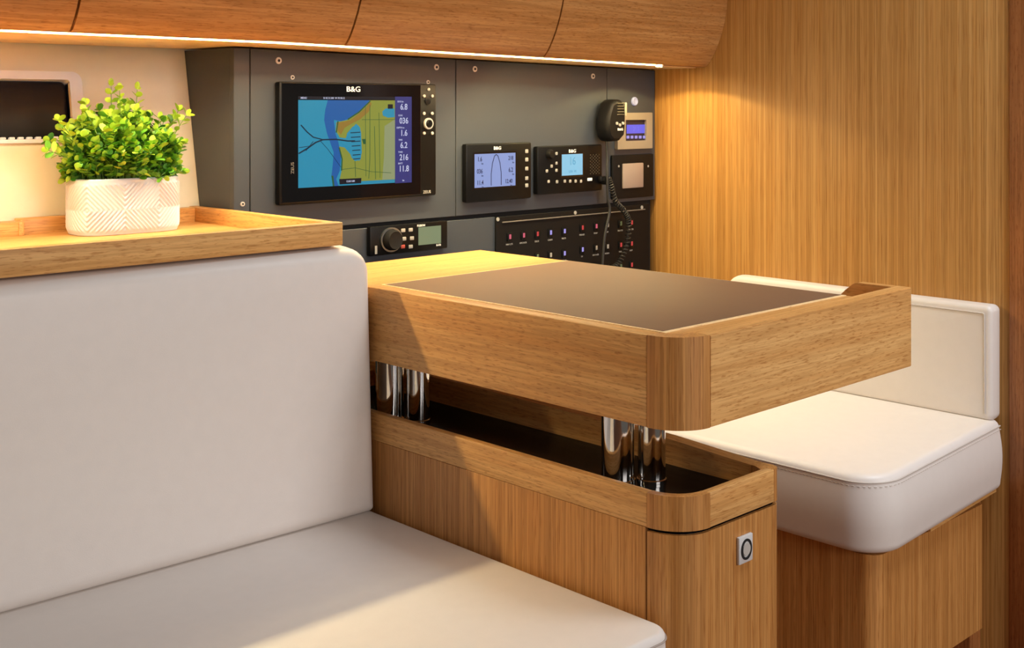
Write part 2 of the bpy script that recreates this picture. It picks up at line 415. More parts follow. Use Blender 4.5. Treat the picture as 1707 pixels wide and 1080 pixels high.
# ---- chartplotter
r, lc = device('chartplotter', 'large black chartplotter with a coastal sea chart on its colour screen', 'chartplotter', 596, 234)
a = lc(465, 134, .012); b_ = lc(727, 335, .012)
X0, Y1 = a; X1, Y0 = b_
Y1 = lc(596, 138, .012)[1]; Y0 = lc(596, 334, .012)[1]
bm = nb(); box(bm, X0, X1, Y0, Y1, 0, .0125, bev=.003); dpart('body', bm, BLACK, r, smooth=True)
bm = nb(); box(bm, X0+.004, lc(701, 200, .013)[0], Y0+.003, Y1-.002, .0120, .0132, bev=.0005); dpart('bezel_glass', bm, GLASSB, r)
W = .0134
sx0 = lc(497, 230, W)[0]; sx1 = lc(658, 230, W)[0]; bx1 = lc(686, 230, W)[0]
sy1 = lc(577, 167, W)[1]; sy0 = lc(577, 309, W)[1]
scr = empty_s = None
def S(px, py): # map the zoomed chart crop (x 90-915, y 190-930) to the screen
    return (sx0+(px-90)/825*(sx1-sx0), sy1-(py-190)/740*(sy1-sy0))
bm = nb()
def poly(pts, dz, mi, th=.0001):
    prism(bm, [S(*p) for p in pts], .0132, .0132+dz, 'Z', mi)
def clampS(p): return (min(915, max(90, p[0])), min(930, max(190, p[1])))
poly([(90, 190), (915, 190), (915, 930), (90, 930)], .0002, 0)                                   # light water
poly([(330, 190), (690, 190), (600, 290), (520, 350), (440, 372), (380, 360), (395, 480), (420, 560), (440, 680), (430, 800), (400, 870), (420, 930), (380, 930), (360, 850), (370, 760), (380, 640), (352, 560), (322, 470), (300, 360), (310, 270)], .0003, 1)
poly([(690, 190), (915, 190), (915, 900), (615, 900), (430, 870), (448, 790), (450, 690), (425, 590), (470, 600), (520, 660), (560, 710), (600, 720), (620, 650), (615, 540), (605, 430), (570, 395), (500, 470), (480, 520), (430, 512), (395, 450), (405, 380), (500, 360), (590, 300), (640, 250)], .0004, 2)
poly([(820, 420), (915, 360), (915, 898), (800, 898), (815, 700)], .00045, 3)                       # grey land
poly([(400, 385), (470, 375), (520, 365), (590, 310), (660, 250), (690, 200), (706, 220), (680, 290), (600, 360), (520, 400), (470, 430), (440, 490), (410, 450)], .00048, 4)
poly([(490, 480), (540, 420), (590, 410), (612, 470), (618, 640), (608, 710), (560, 722), (530, 690), (500, 600), (440, 560), (440, 540), (490, 520)], .0005, 0)
poly([(800, 290), (830, 262), (910, 262), (912, 340), (850, 345), (805, 325)], .0005, 0)
for k, y in enumerate((470, 510, 548, 586, 625, 665, 700)): poly([(520+k*4, y), (606, y-4), (606, y+4), (520+k*4, y+8)], .00055, 5)
for pts in ([(395, 470), (410, 370), (420, 372), (405, 470)], [(430, 600), (455, 700), (450, 800), (440, 800), (445, 700), (420, 600)], [(590, 290), (690, 192), (700, 196), (596, 300), (500, 362), (495, 352)], [(360, 840), (372, 930), (385, 930), (375, 840)]): poly(pts, .00056, 6)
def line(pts, wd, dz, mi):
    for (x0_, y0_), (x1_, y1_) in zip(pts, pts[1:]):
        d = Vector((x1_-x0_, y1_-y0_)); L_ = d.length or 1; nx, ny = -d.y/L_*wd/2, d.x/L_*wd/2
        poly([clampS((x0_+nx, y0_+ny)), clampS((x1_+nx, y1_+ny)), clampS((x1_-nx, y1_-ny)), clampS((x0_-nx, y0_-ny))], dz, mi)
line([(92, 640), (160, 600), (230, 550), (290, 528), (400, 528), (500, 545), (560, 545)], 12, .0006, 7)
line([(110, 400), (160, 460), (210, 505), (290, 528)], 9, .00062, 7); line([(96, 590), (180, 580), (240, 545)], 5, .00061, 7)
line([(270, 540), (330, 610), (440, 770)], 3, .0006, 7); line([(210, 540), (150, 620)], 4, .0006, 7)
line([(690, 230), (690, 700), (680, 880)], 4, .00057, 6); line([(620, 360), (915, 362)], 4, .00058, 6); line([(730, 420), (740, 890)], 4, .00057, 6)
line([(450, 790), (560, 780), (700, 820), (880, 840)], 4, .00059, 6); line([(560, 720), (565, 860)], 4, .0006, 6); line([(650, 240), (655, 860)], 3, .0006, 6); line([(770, 300), (780, 880)], 3, .00057, 6)
poly([(620, 530), (652, 530), (652, 575), (632, 575)], .0006, 6); poly([(850, 225), (895, 225), (895, 265), (850, 265)], .0006, 8)
poly([(425, 872), (615, 872), (612, 918), (430, 918)], .00065, 8)
text_into(bm, '12:00 NM', .0040, *S(520, 896), .0139, mi=9)
dpart('chart_screen', bm, [SEA, SEA2, LAND, LANDG, TOWN, TRACK, SHORE, TRACK, SBLK, INK], r)
bm = nb(); box(bm, sx1+.0004, bx1, sy0-.001, sy1+.006, .0131, .0134, mi=0); box(bm, sx0, sx1, sy1+.0006, sy1+.0055, .0131, .0134, mi=2)
cxs = (sx1+bx1)/2
for k, (t, dy) in enumerate((('6.8', .100), ('036', .262), ('1.6', .405), ('6.2', .548), ('216', .690), ('11.8', .822))):
    y = sy1+.003-(sy1-sy0+.006)*dy
    text_into(bm, t, .0135, cxs+.001, y, .0136, mi=1, sx=.9); text_into(bm, ('SOG kn', 'COG', 'DEPTH m', 'TWS', 'TWD', 'BATT')[k], .0038, cxs-.006, y+.0088, .0136, mi=1)
text_into(bm, 'kn', .004, cxs, sy0+.003, .0136, mi=1)
text_into(bm, 'MENU', .004, sx0+.004, sy1+.003, .0137, align='LEFT', mi=1); text_into(bm, 'N 42 21.508  W 70 58.12', .0038, sx0+.045, sy1+.003, .0137, align='LEFT', mi=1)
dpart('data_bar', bm, [NAVY, INK, SBLK], r)
bm = nb(); lx, ly = lc(589, 149, W); text_into(bm, 'B&G', .0115, lx, ly, .0134, mi=0, sx=1.25, depth=.0004); dpart('logo', bm, WHITE, r)
bm = nb(); lx, ly = lc(712, 318, W); text_into(bm, 'ZEUS', .0065, lx, ly-.002, .0127, sx=1.1, depth=.0004); dpart('model_lettering', bm, DULL, r)
kx0, kx1 = lc(703, 200, W)[0], lc(725, 200, W)[0]
def key(u, v, rr=.0030, mat=STEEL, nm='key', h=.0022, base=.0124):
    x, y = lc(u, v, base); bm = nb(); lathe(bm, [(rr, base), (rr, base+h*.6), (rr*.75, base+h), (rr*.2, base+h)], (x, y, 0), seg=18); return dpart(nm, bm, mat, r, smooth=True)
for u, v in ((714, 149), (706.5, 160), (720, 160), (706.5, 189), (720, 189), (706.5, 222), (720, 222)): key(u, v, .0026)
x, y = lc(713, 168, .0125); bm = nb(); lathe(bm, [(.006, .0124), (.006, .0135), (.004, .0142), (.001, .0142)], (x, y, 0)); dpart('arrow_pad', bm, BLACKM, r, smooth=True)
x, y = lc(713, 206, .0125); bm = nb()
ringprism(bm, [(x+.0092*math.cos(t*PI/16), y+.0092*math.sin(t*PI/16)) for t in range(32)], [(x+.0066*math.cos(t*PI/16), y+.0066*math.sin(t*PI/16)) for t in range(32)], .0124, .0158); dpart('dial_ring', bm, STEEL, r, smooth=True)
bm = nb(); lathe(bm, [(.0064, .0124), (.0064, .017), (.005, .0185), (.001, .0185)], (x, y, 0)); dpart('rotary_knob', bm, BLACK, r, smooth=True)
bm = nb(); x, y = lc(489, 280, W); text_into(bm, 'ZEUS', .0075, 0, 0, 0, depth=.0003, M=Matrix.Translation((x-.0015, y, .0134)) @ Matrix.Rotation(PI/2, 4, 'Z')); dpart('edge_lettering', bm, plain('dim_grey_lettering', (90, 88, 86), rough=.5), r)

# ---- wind display
r, lc = device('wind_display', 'small square black display with a boat outline on its pale blue screen', 'marine display', 831, 284)
a = lc(777, 240, .012); b_ = lc(886, 330, .012)
bm = nb(); box(bm, a[0], b_[0], b_[1], a[1], 0, .012, bev=.003); dpart('body', bm, BLACK, r, smooth=True)
a = lc(791, 257, .0126); b_ = lc(859, 309, .0126); w_, h_ = b_[0]-a[0], a[1]-b_[1]
bm = nb(); box(bm, a[0]-.003, b_[0]+.003, b_[1]-.003, a[1]+.003, .0118, .0122); dpart('screen_surround', bm, GLASSB, r)
bm = nb(); box(bm, a[0], b_[0], b_[1], a[1], .0121, .0126, mi=0)
mx_ = a[0]+w_*.52
hull_pts = [(-.17, -.46), (-.17, -.1), (-.13, .2), (-.06, .42), (0, .47), (.06, .42), (.13, .2), (.17, -.1), (.17, -.46)]
pts = [(mx_+p[0]*w_*.72, a[1]-h_/2+p[1]*h_) for p in hull_pts]
for p, q in zip(pts, pts[1:]):
    d = Vector((q[0]-p[0], q[1]-p[1])); nrm = Vector((-d.y, d.x)).normalized()*.0007
    prism(bm, [(p[0]+nrm.x, p[1]+nrm.y), (q[0]+nrm.x, q[1]+nrm.y), (q[0]-nrm.x, q[1]-nrm.y), (p[0]-nrm.x, p[1]-nrm.y)], .0125, .0128, 'Z', 1)
for (t, fx, fy, s) in (('1.6', .12, .84, .011), ('036', .12, .48, .011), ('11.4', .13, .14, .011), ('218', .88, .84, .010), ('6.2', .88, .48, .011), ('12.40', .83, .14, .010)):
    text_into(bm, t, s, a[0]+w_*fx, b_[1]+h_*fy, .0129, mi=1, sx=.8); text_into(bm, 'kn', .0045, a[0]+w_*fx+.006, b_[1]+h_*(fy-.13), .0129, mi=1)
dpart('screen', bm, [LCDB, LCDI], r)
bm = nb(); lx, ly = lc(829, 247, .0124); text_into(bm, 'B&G', .0078, lx, ly, .0124, sx=1.2, depth=.0004); dpart('logo', bm, WHITE, r)
for v in (252, 266, 281, 297, 309):
    x, y = lc(877.5, v, .012); bm = nb(); box(bm, x-.0036, x+.0036, y-.0034, y+.0034, .0116, .0134, bev=.001); dpart('key', bm, DULL, r, smooth=True)

# ---- VHF radio
r, lc = device('vhf_radio', 'wide black marine radio with a cyan screen and a small round knob', 'radio', 950, 280)
a = lc(896, 244, .012); b_ = lc(1004, 317, .012)
bm = nb(); box(bm, a[0], b_[0], b_[1], a[1], 0, .012, bev=.003); dpart('body', bm, BLACK, r, smooth=True)
s0 = lc(936.5, 257.5, .0126); s1 = lc(971, 291, .0126)
bm = nb(); box(bm, s0[0]-.003, s1[0]+.004, s1[1]-.004, s0[1]+.002, .0118, .0122); dpart('screen_surround', bm, GLASSB, r)
bm = nb(); box(bm, s0[0], s1[0], s1[1], s0[1], .0121, .0126, mi=0); text_into(bm, '16', .020, (s0[0]+s1[0])/2, (s0[1]+s1[1])/2+.006, .0128, mi=1, sx=.9); text_into(bm, 'USA  HI', .006, (s0[0]+s1[0])/2, s1[1]+.007, .0128, mi=1)
dpart('screen', bm, [LCDC, plain('lcd_cyan_ink', (60, 110, 150), emis=(60, 120, 160), es=.6)], r)
bm = nb(); lx, ly = lc(954, 252, .0124); text_into(bm, 'B&G', .0085, lx, ly, .0124, sx=1.2, depth=.0004); dpart('logo', bm, WHITE, r)
x, y = lc(915, 257, .012); bm = nb(); lathe(bm, [(.0085, .0118), (.008, .018), (.0068, .021), (.001, .021)], (x, y, 0)); dpart('volume_knob', bm, BLACKM, r, smooth=True)
bm = nb()
for k in range(7):
    for j in range(9):
        px_ = lc(976, 256)[0]+k*.0040; py_ = lc(976, 290)[1]+.001+j*.0058+(.0029 if k % 2 else 0)
        if py_ < lc(976, 256)[1]: cyl(bm, (px_, py_, .0114), 'Z', .0012, .001, 6)
dpart('speaker_grille', bm, plain('grille_holes', (70, 64, 56), rough=.5), r)
for u, v in ((927, 256), (927, 272), (927, 284), (911, 285), (919, 277), (914, 302.5), (928, 303), (941, 302), (950, 302), (959, 302), (968, 302)):
    x, y = lc(u, v, .012); bm = nb(); box(bm, x-.0028, x+.0028, y-.0028, y+.0028, .0116, .0134, bev=.001); dpart('key', bm, DULL, r, smooth=True)
x, y = lc(982.5, 299, .012); bm = nb(); box(bm, x-.0065, x+.0065, y-.0028, y+.0028, .0116, .0134, bev=.001); dpart('call_key', bm, WHITE, r, smooth=True)
x, y = lc(1000, 298, .012); bm = nb(); box(bm, x-.006, x+.018, y-.005, y+.005, .0118, .020, bev=.002); cyl(bm, (x+.006, y-.003, .0118), 'Z', .008, .014, 16); dpart('cord_socket', bm, BLACKM, r, smooth=True)

# ---- handset with its coiled cord
r, lc = device('radio_handset', 'black handheld radio microphone hanging on the console beside the beige controller', 'microphone', 1003, 199)
bm = nb()
prof = [(-.031, .020), (-.036, .004), (-.036, -.018), (-.031, -.036), (-.018, -.046), (.010, -.046), (.024, -.036), (.028, -.016), (.029, .010), (.027, .040), (.018, .052), (-.006, .052), (-.020, .044)]
k = .92
rings = []
for (ins, zz) in ((.86, .006), (.97, .010), (1.0, .018), (1.0, .028), (.95, .036), (.84, .041)):
    rings.append([bm.verts.new((p[0]*.76*ins, p[1]*.80*ins-.004, zz)) for p in prof])
for A, B in zip(rings, rings[1:]):
    for i in range(len(prof)): bm.faces.new((A[i], A[(i+1) % len(prof)], B[(i+1) % len(prof)], B[i]))
bm.faces.new(rings[0][::-1]); bm.faces.new(rings[-1]); bmesh.ops.subdivide_edges(bm, edges=bm.edges[:], cuts=1, smooth=.6)
dpart('body', bm, BLACKM, r, smooth=True, ang=50)
bm = nb(); box(bm, -.006, .006, -.012, .010, 0, .008, bev=.001); dpart('hanger_clip', bm, STEEL, r)
bm = nb()
for j in range(5): box(bm, -.003, .016, .008+j*.0052, .0104+j*.0052, .040, .0425, bev=.0006, seg=1)
dpart('speaker_grille', bm, plain('handset_slats', (66, 62, 52), rough=.5), r)
bm = nb(); box(bm, .0185, .0240, .006, .032, .030, .0425, bev=.0015); dpart('talk_key', bm, plain('light_grey_rubber', (150, 142, 122), rough=.5), r, smooth=True)
for j in range(3):
    bm = nb(); cyl(bm, (-.005+j*.0085, -.007-(.003 if j == 1 else 0), .040), 'Z', .0028, .003, 14); dpart('key', bm, DULL, r)
bm = nb(); text_into(bm, 'B&G', .0062, .005, -.0185, .0416, sx=1.3, depth=.0005); dpart('logo', bm, WHITE, r)
# cord: strain relief, coil down behind the desk and back up to the radio
def path_pts(P, n):
    out = []
    for i in range(n+1):
        t = i/n*(len(P)-1); k_ = min(int(t), len(P)-2); f = t-k_
        p0, p1, p2, p3 = P[max(0, k_-1)], P[k_], P[k_+1], P[min(len(P)-1, k_+2)]
        out.append(Vector([.5*((2*p1[j])+(-p0[j]+p2[j])*f+(2*p0[j]-5*p1[j]+4*p2[j]-p3[j])*f*f+(-p0[j]+3*p1[j]-3*p2[j]+p3[j])*f**3) for j in range(3)]))
    return out
def LP(u, v, d): a_ = lc(u, v, d); return (a_[0], a_[1], d)
bm = nb(); tube(bm, path_pts([LP(1011, 230, .022), LP(1012, 262, .024), LP(1012, 292, .028), LP(1013, 330, .028), LP(1016, 352, .03), LP(1008, 392, .03), LP(1004, 440, .03), LP(1004, 470, .03)], 50), .0026, 8)
dpart('straight_lead', bm, RUBBER, r, smooth=True)
bm = nb(); core = path_pts([LP(1014, 296, .024), LP(1019, 312, .03), LP(1026, 336, .03), LP(1040, 352, .028), LP(1048, 372, .028), LP(1044, 410, .028), LP(1030, 440, .028), LP(1012, 452, .028), LP(1004, 470, .03)], 420)
hel = []
for i, p in enumerate(core):
    a_ = i/420*2*PI*46; q = core[min(i+1, 420)]-core[max(i-1, 0)]; q.normalize(); s_ = q.cross(Vector((0, 0, 1))).normalized(); t_ = q.cross(s_)
    hel.append(p+s_*(.0046*math.cos(a_))+t_*(.0046*math.sin(a_)))
tube(bm, hel, .0014, 6); dpart('coiled_cord', bm, RUBBER, r, smooth=True)

# ---- beige controller, push button, switch plate
r, lc = device('climate_controller', 'square beige framed controller with a violet blue display', 'controller', 1058, 216)
a = lc(1029.5, 188, .008); b_ = lc(1087.5, 247, .008); i0 = lc(1043, 200, .008); i1 = lc(1077.5, 234, .008)
bm = nb()
o_ = rrect(a[0], b_[0], b_[1], a[1], [.002]*4, 3); n_ = rrect(i0[0], i1[0], i1[1], i0[1], [.001]*4, 3)
ringprism(bm, o_, n_, 0, .008); dpart('frame', bm, BEIGE, r, smooth=True, ang=30)
bm = nb(); box(bm, i0[0], i1[0], i1[1], i0[1], 0, .003); dpart('display_recess', bm, plain('dark_blue_plastic', (34, 32, 52), rough=.3), r)
j0 = lc(1045, 208, .004); j1 = lc(1075, 222, .004); bm = nb(); box(bm, j0[0], j1[0], j1[1], j0[1], .003, .0036, mi=0); text_into(bm, '21.5', .011, (j0[0]+j1[0])/2, (j0[1]+j1[1])/2, .0038, mi=1)
dpart('display', bm, [LCDV, plain('lcd_violet_ink', (90, 90, 190), emis=(80, 80, 200), es=.6)], r)
for kk in range(5):
    x, y = lc(1046.5+kk*6.8, 228.5, .004); bm = nb(); box(bm, x-.0036, x+.0036, y-.0028, y+.0028, .003, .0050, bev=.0008); dpart('key', bm, VIOL, r)
x, z = cp(1056.5, 169); bm = nb(); lathe(bm, [(.0085, 0), (.0085, .003), (.0070, .0045), (.0058, .0045), (.0052, .0035), (.001, .0035)], (0, 0, 0), seg=32)
o = obj('push_button', bm, plain('lit_button', (150, 156, 190), rough=.25, emis=(150, 158, 230), es=.15), smooth=True, ang=60); o.location = (x, CY-.0004, z); o.rotation_euler = (PI/2, 0, 0); tag(o, 'small round bluish white lit push button above the beige framed controller', 'button')
r, lc = device('switch_plate', 'square black wall plate with one grey rocker switch, below the beige controller', 'switch', 1055, 293)
a = lc(1021, 259, .006); b_ = lc(1089.5, 327, .006)
bm = nb(); box(bm, a[0], b_[0], b_[1], a[1], 0, .006, bev=.002); dpart('plate', bm, BLACKM, r, smooth=True)
a = lc(1038.5, 273, .009); b_ = lc(1072.5, 312, .009)
bm = nb(); box(bm, a[0], b_[0], b_[1], a[1], .0055, .0095, bev=.0015); dpart('rocker', bm, SWGREY, r, smooth=True)
for u, v in ((1031, 277), (1080, 277)):
    x, y = lc(u, v, .006); bm = nb(); cyl(bm, (x, y, .0058), 'Z', .0022, .001, 12); dpart('screw', bm, DULL, r)

# ---- stereo
r, lc = device('marine_stereo', 'slim black stereo with a large ringed dial and a grey green display', 'stereo', 681, 400)
a = lc(617, 377, .010); b_ = lc(746, 428, .010); yt = lc(681, 373, .010)[1]; yb = lc(681, 420.5, .010)[1]
bm = nb(); box(bm, a[0], b_[0], yb, yt, 0, .010, bev=.002); dpart('body', bm, BLACK, r, smooth=True)
x, y = lc(652, 399.5, .012); bm = nb()
ringprism(bm, [(x+.0215*math.cos(t*PI/24), y+.0195*math.sin(t*PI/24)) for t in range(48)], [(x+.0185*math.cos(t*PI/24), y+.0168*math.sin(t*PI/24)) for t in range(48)], .0096, .0135); dpart('dial_ring', bm, plain('grey_steel_ring', (150, 158, 166), rough=.35, metal=1), r, smooth=True)
bm = nb(); lathe(bm, [(.0165, .0096), (.0160, .020), (.0138, .024), (.0125, .0235), (.001, .0235)], (x, y, 0)); dpart('dial', bm, plain('dark_grey_dial', (24, 23, 24), rough=.6, spec=.2), r, smooth=True)
s0 = lc(697.5, 379, .0104); s1 = lc(735, 405, .0104)
bm = nb(); box(bm, s0[0], s1[0], s1[1], s0[1], .0098, .0104); dpart('display', bm, LCDG, r)
for u, v, mt in ((671.5, 384, DULL), (684, 383, DULL), (673, 398, DULL), (686, 397, DULL), (671, 411, plain('red_key', (150, 60, 50), emis=(150, 60, 50), es=.3)), (684, 411, DULL)):
    x, y = lc(u, v, .010); bm = nb(); box(bm, x-.0042, x+.0042, y-.0030, y+.0030, .0096, .0115, bev=.001); dpart('key', bm, mt, r, smooth=True)
bm = nb(); lx, ly = lc(702, 376, .0104); text_into(bm, 'FUSION', .0048, lx, ly, .0101, depth=.0004); dpart('lettering', bm, WHITE, r); bm = nb(); lx, ly = lc(731, 408.5, .0104); text_into(bm, 'RA70', .0045, lx, ly, .0101, depth=.0004); dpart('lettering', bm, WHITE, r)
x, y = lc(626.5, 416, .010); bm = nb(); box(bm, x-.0022, x+.0022, y-.007, y+.006, .0098, .0104); dpart('side_marking', bm, DULL, r)

# ---- breaker panel
r, lc = device('breaker_panel', 'black electrical breaker panel with rows of red and violet lit switches', 'switch panel', 955, 400)
a = lc(827, 360, .004); b_ = lc(1083, 345, .004); zb = .50-cp(955, 400)[1]; zt = GZ-.004-cp(955, 400)[1]
bm = nb(); box(bm, a[0], b_[0]-.001, zb, zt, 0, .004, bev=.001); dpart('plate', bm, BLACKM, r)
p0 = lc(838, 371, .0065); p1 = lc(1076, 352, .0065)
bm = nb(); box(bm, p0[0], p1[0], p0[1]-.0008, p0[1]+.0012, .0038, .0062, bev=.0005); dpart('ledge', bm, plain('grey_strip', (110, 104, 98), rough=.4), r)
for u, v in ((830, 365), (959, 354.5), (1070, 345.5)):
    x, y = lc(u, v, .005); bm = nb(); cyl(bm, (x, min(y, zt-.004), .0036), 'Z', .0034, .0016, 14); dpart('screw', bm, DULL, r)
cols = (850, 873, 896, 918, 941, 971, 994, 1013, 1035, 1053)
names = ('NAV LTS', 'ANCHOR', 'DECK', 'CABIN', 'INSTR', 'FRIDGE', 'PUMP', 'VHF', 'HEATER', 'WATER')
words2 = ('STEAM', 'BILGE', 'USB', 'PILOT', 'RADAR', 'TV', 'SHOWER', 'HORN', 'FAN', 'AUX')
mats1 = (PINK, PINK, RED, VIOL, VIOL, RED, PINK, DULL, GREEN, RED); mats2 = (RED, VIOL, GREEN, DULL, VIOL, VIOL, DULL, DULL, RED, RED)
for row, yy in enumerate((.7265, .686, .645)):
    for i, u in enumerate(cols):
        if row == 2 and i < 3: continue
        zz = yy+(.003 if i > 4 else 0)
        x = lc(u, 400, .006)[0]; y = zz-cp(955, 400)[1]
        bm = nb(); box(bm, x-.0058, x+.0058, y-.0075, y+.0075, .0036, .0062, bev=.0012); sw = dpart('switch', bm, BLACK, r, smooth=True)
        mt = (mats1 if row == 0 else mats2 if row == 1 else mats1)[i]
        bm = nb(); box(bm, x-.0024, x+.0024, y-.003, y+.005, .0060, .0070, bev=.0006); lo = obj('indicator_lamp', bm, mt, sw, world=False)
        bm = nb(); text_into(bm, (names if row == 0 else words2)[i], .0042, x, y-.0125, .0041, depth=.0004); dpart('lettering', bm, DULL, r)

# ================================================================== SHELF WITH RAISED EDGES
SXE = .927; SF = 1.262
sh = empty('shelf', (.5, 1.44, .78), 'oak shelf with raised edges behind the settee, below the hull window', 'shelf')
bxo('front_rail', (-1.0, SXE, SF, SF+.016, .778, .8075), WX, sh, bev=.0016)
bxo('shelf_board', (-1.0, SXE-.012, SF+.016, 1.612, .778, .7855), WX, sh, bev=.0005)
bxo('end_rail', (SXE-.014, SXE-.0002, SF+.016, 1.6255, .778, .8072), WY, sh, bev=.0016)
bxo('rear_rail', (.655, SXE-.014, 1.606, 1.6255, .778, .806), WX, sh, bev=.0012)
bxo('rear_rail', (-1.0, .655, 1.594, 1.6245, .778, .803), WX, sh, bev=.0012)
bxo('joint_block', (.648, .6555, 1.592, 1.606, .7855, .8035), WY, sh, bev=.0005)

# ================================================================== POTTED PLANT
PX, PY, PZ = .772, 1.548, .786
pl = empty('potted_plant', (PX, PY, PZ), 'bright green bushy plant in a white diamond-patterned pot on the shelf', 'plant')
bm = nb(); PA, PB, PH = .0725, .041, .072; NP, NT = 320, 56
def pot_pt(s, t, ext=0):
    a_ = 2*PI*s; e = 2/3.2
    c_, s_ = math.cos(a_), math.sin(a_)
    x = PA*(abs(c_)**e)*(1 if c_ >= 0 else -1); y = PB*(abs(s_)**e)*(1 if s_ >= 0 else -1)
    k_ = .975+.025*min(1, t*6)**.5
    return x*k_, y*k_
# arc length parameter so the pattern is even
cum = [0]; prev = pot_pt(0, 1)
for i in range(1, 2001):
    q = pot_pt(i/2000, 1); cum.append(cum[-1]+math.hypot(q[0]-prev[0], q[1]-prev[1])); prev = q
def s_of(l):
    tgt = l*cum[-1]; lo, hi = 0, 2000
    while hi-lo > 1:
        md = (lo+hi)//2
        if cum[md] < tgt: lo = md
        else: hi = md
    return (lo+(tgt-cum[lo])/max(1e-9, cum[hi]-cum[lo]))/2000
rows = []
for j in range(NT+1):
    t = j/NT; row = []
    for i in range(NP):
        l = i/NP; s_ = s_of(l); x, y = pot_pt(s_, t)
        n_ = Vector((x/PA**2, y/PB**2, 0)).normalized()
        arc = l*cum[-1]; cell = .098
        u_ = abs(((arc/cell+.20) % 1)-.5)*2; v_ = abs(t-.45)*2*.95
        dd = (u_*cell/2+v_*PH/2)/.0062
        rel = .5+.5*math.cos(2*PI*dd)
        fade = min(1, max(0, (t-.04)/.05))*min(1, max(0, (.95-t)/.04))
        d_ = .0020*rel*fade
        row.append(bm.verts.new((PX+x+n_.x*d_, PY+y+n_.y*d_, PZ+PH*t)))
    rows.append(row)
for sc_, zz in ((.96, PH+.0015), (.92, PH), (.91, PH-.012)):
    rows.append([bm.verts.new((PX+(v.co.x-PX)*sc_, PY+(v.co.y-PY)*sc_, PZ+zz)) for v in rows[NT]])
for A, B in zip(rows, rows[1:]):
    for i in range(NP): bm.faces.new((A[i], A[(i+1) % NP], B[(i+1) % NP], B[i]))
bm.faces.new(rows[0][::-1]); obj('pot', bm, POT, pl, smooth=True, ang=60)
bm = nb(); prism(bm, [(PX+pot_pt(i/48, 1)[0]*.9, PY+pot_pt(i/48, 1)[1]*.9) for i in range(48)], PZ+PH-.014, PZ+PH-.008); obj('soil', bm, plain('dark_soil', (52, 44, 30), rough=.9, noise=.4, nscale=300), pl)
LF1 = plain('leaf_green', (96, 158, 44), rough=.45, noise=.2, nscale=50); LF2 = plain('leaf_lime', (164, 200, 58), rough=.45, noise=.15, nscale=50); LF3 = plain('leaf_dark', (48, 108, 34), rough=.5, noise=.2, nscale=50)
for mm in (LF1, LF2, LF3):
    bb = mm.node_tree.nodes['Principled BSDF']; bb.inputs['Subsurface Weight'].default_value = 0; bb.inputs['Transmission Weight'].default_value = 0
STEM = plain('stem_green', (96, 130, 50), rough=.6)
bl = nb(); bs = nb()
def leaf(p, d, up, L_, W_, mi):
    d = d.normalized(); s_ = d.cross(up).normalized(); n_ = s_.cross(d)
    P = [p, p+d*L_*.3+s_*W_*.42+n_*L_*.04, p+d*L_*.65+s_*W_*.5+n_*L_*.05, p+d*L_+n_*(-L_*.03), p+d*L_*.65-s_*W_*.5+n_*L_*.05, p+d*L_*.3-s_*W_*.42+n_*L_*.04, p+d*L_*.5-n_*L_*.03, p+d*L_*.9+s_*W_*.28, p+d*L_*.9-s_*W_*.28]
    v = [bl.verts.new(q) for q in P]
    for q in ((0, 1, 6), (1, 2, 6), (2, 7, 6), (7, 3, 6), (3, 8, 6), (8, 4, 6), (4, 5, 6), (5, 0, 6)):
        f = bl.faces.new([v[i] for i in q]); f.material_index = mi; f.smooth = True
def sprig(base, tip, dens=9, bright=.4):
    base, tip = Vector(base), Vector(tip); mid = (base+tip)/2+Vector((random.uniform(-.006, .006), random.uniform(-.006, .006), .010))
    pts = [base*(1-t)**2+mid*2*t*(1-t)+tip*t*t for t in [i/8 for i in range(9)]]
    tube(bs, pts, [.0011*(1-.6*i/8) for i in range(9)], 5)
    for j in range(dens):
        t = .28+.72*j/(dens-1); p = base*(1-t)**2+mid*2*t*(1-t)+tip*t*t; ax = (tip-mid)*t+(mid-base)*(1-t); ax.normalize()
        s_ = ax.cross(Vector((random.uniform(-1, 1), random.uniform(-1, 1), random.uniform(-1, 1)))).normalized()
        for sgn in (1, -1):
            dd = (s_*sgn+ax*random.uniform(.3, .9)+Vector((0, 0, .25)))
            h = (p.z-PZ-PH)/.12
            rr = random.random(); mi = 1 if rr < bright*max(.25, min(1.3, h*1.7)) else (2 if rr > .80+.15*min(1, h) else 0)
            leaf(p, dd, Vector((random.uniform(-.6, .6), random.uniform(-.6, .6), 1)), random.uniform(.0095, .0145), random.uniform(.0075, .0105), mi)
    leaf(tip, tip-mid, Vector((0, 1, .3)), .011, .008, 1)
top = PZ+PH
for k in range(210):
    a_ = random.uniform(0, 2*PI); rr = math.sqrt(random.random())
    bx_, by_ = math.cos(a_)*rr*.060, math.sin(a_)*rr*.030
    el = random.uniform(.15, 1)
    R_ = random.uniform(.82, 1.04)
    dx = math.cos(a_)*rr; dy = math.sin(a_)*rr
    tx = dx*.082*R_; ty = dy*.058; tz = .101*R_*math.sqrt(max(.10, 1-.72*rr*rr))*random.uniform(.55, 1.0)
    tx += -.004
    sprig((PX+bx_, PY+by_, top-.010), (PX+tx, PY+ty, top+tz), dens=random.choice((7, 8, 9)), bright=.5)
for k in range(90):                                   # low outer sprigs that fill the sides down to the rim
    a_ = random.uniform(0, 2*PI); q = random.uniform(.82, 1.05)
    sprig((PX+math.cos(a_)*.055, PY+math.sin(a_)*.028, top-.012), (PX+math.cos(a_)*.080*q, PY+math.sin(a_)*.052*q, top+random.uniform(.000, .050)), dens=6, bright=.35)
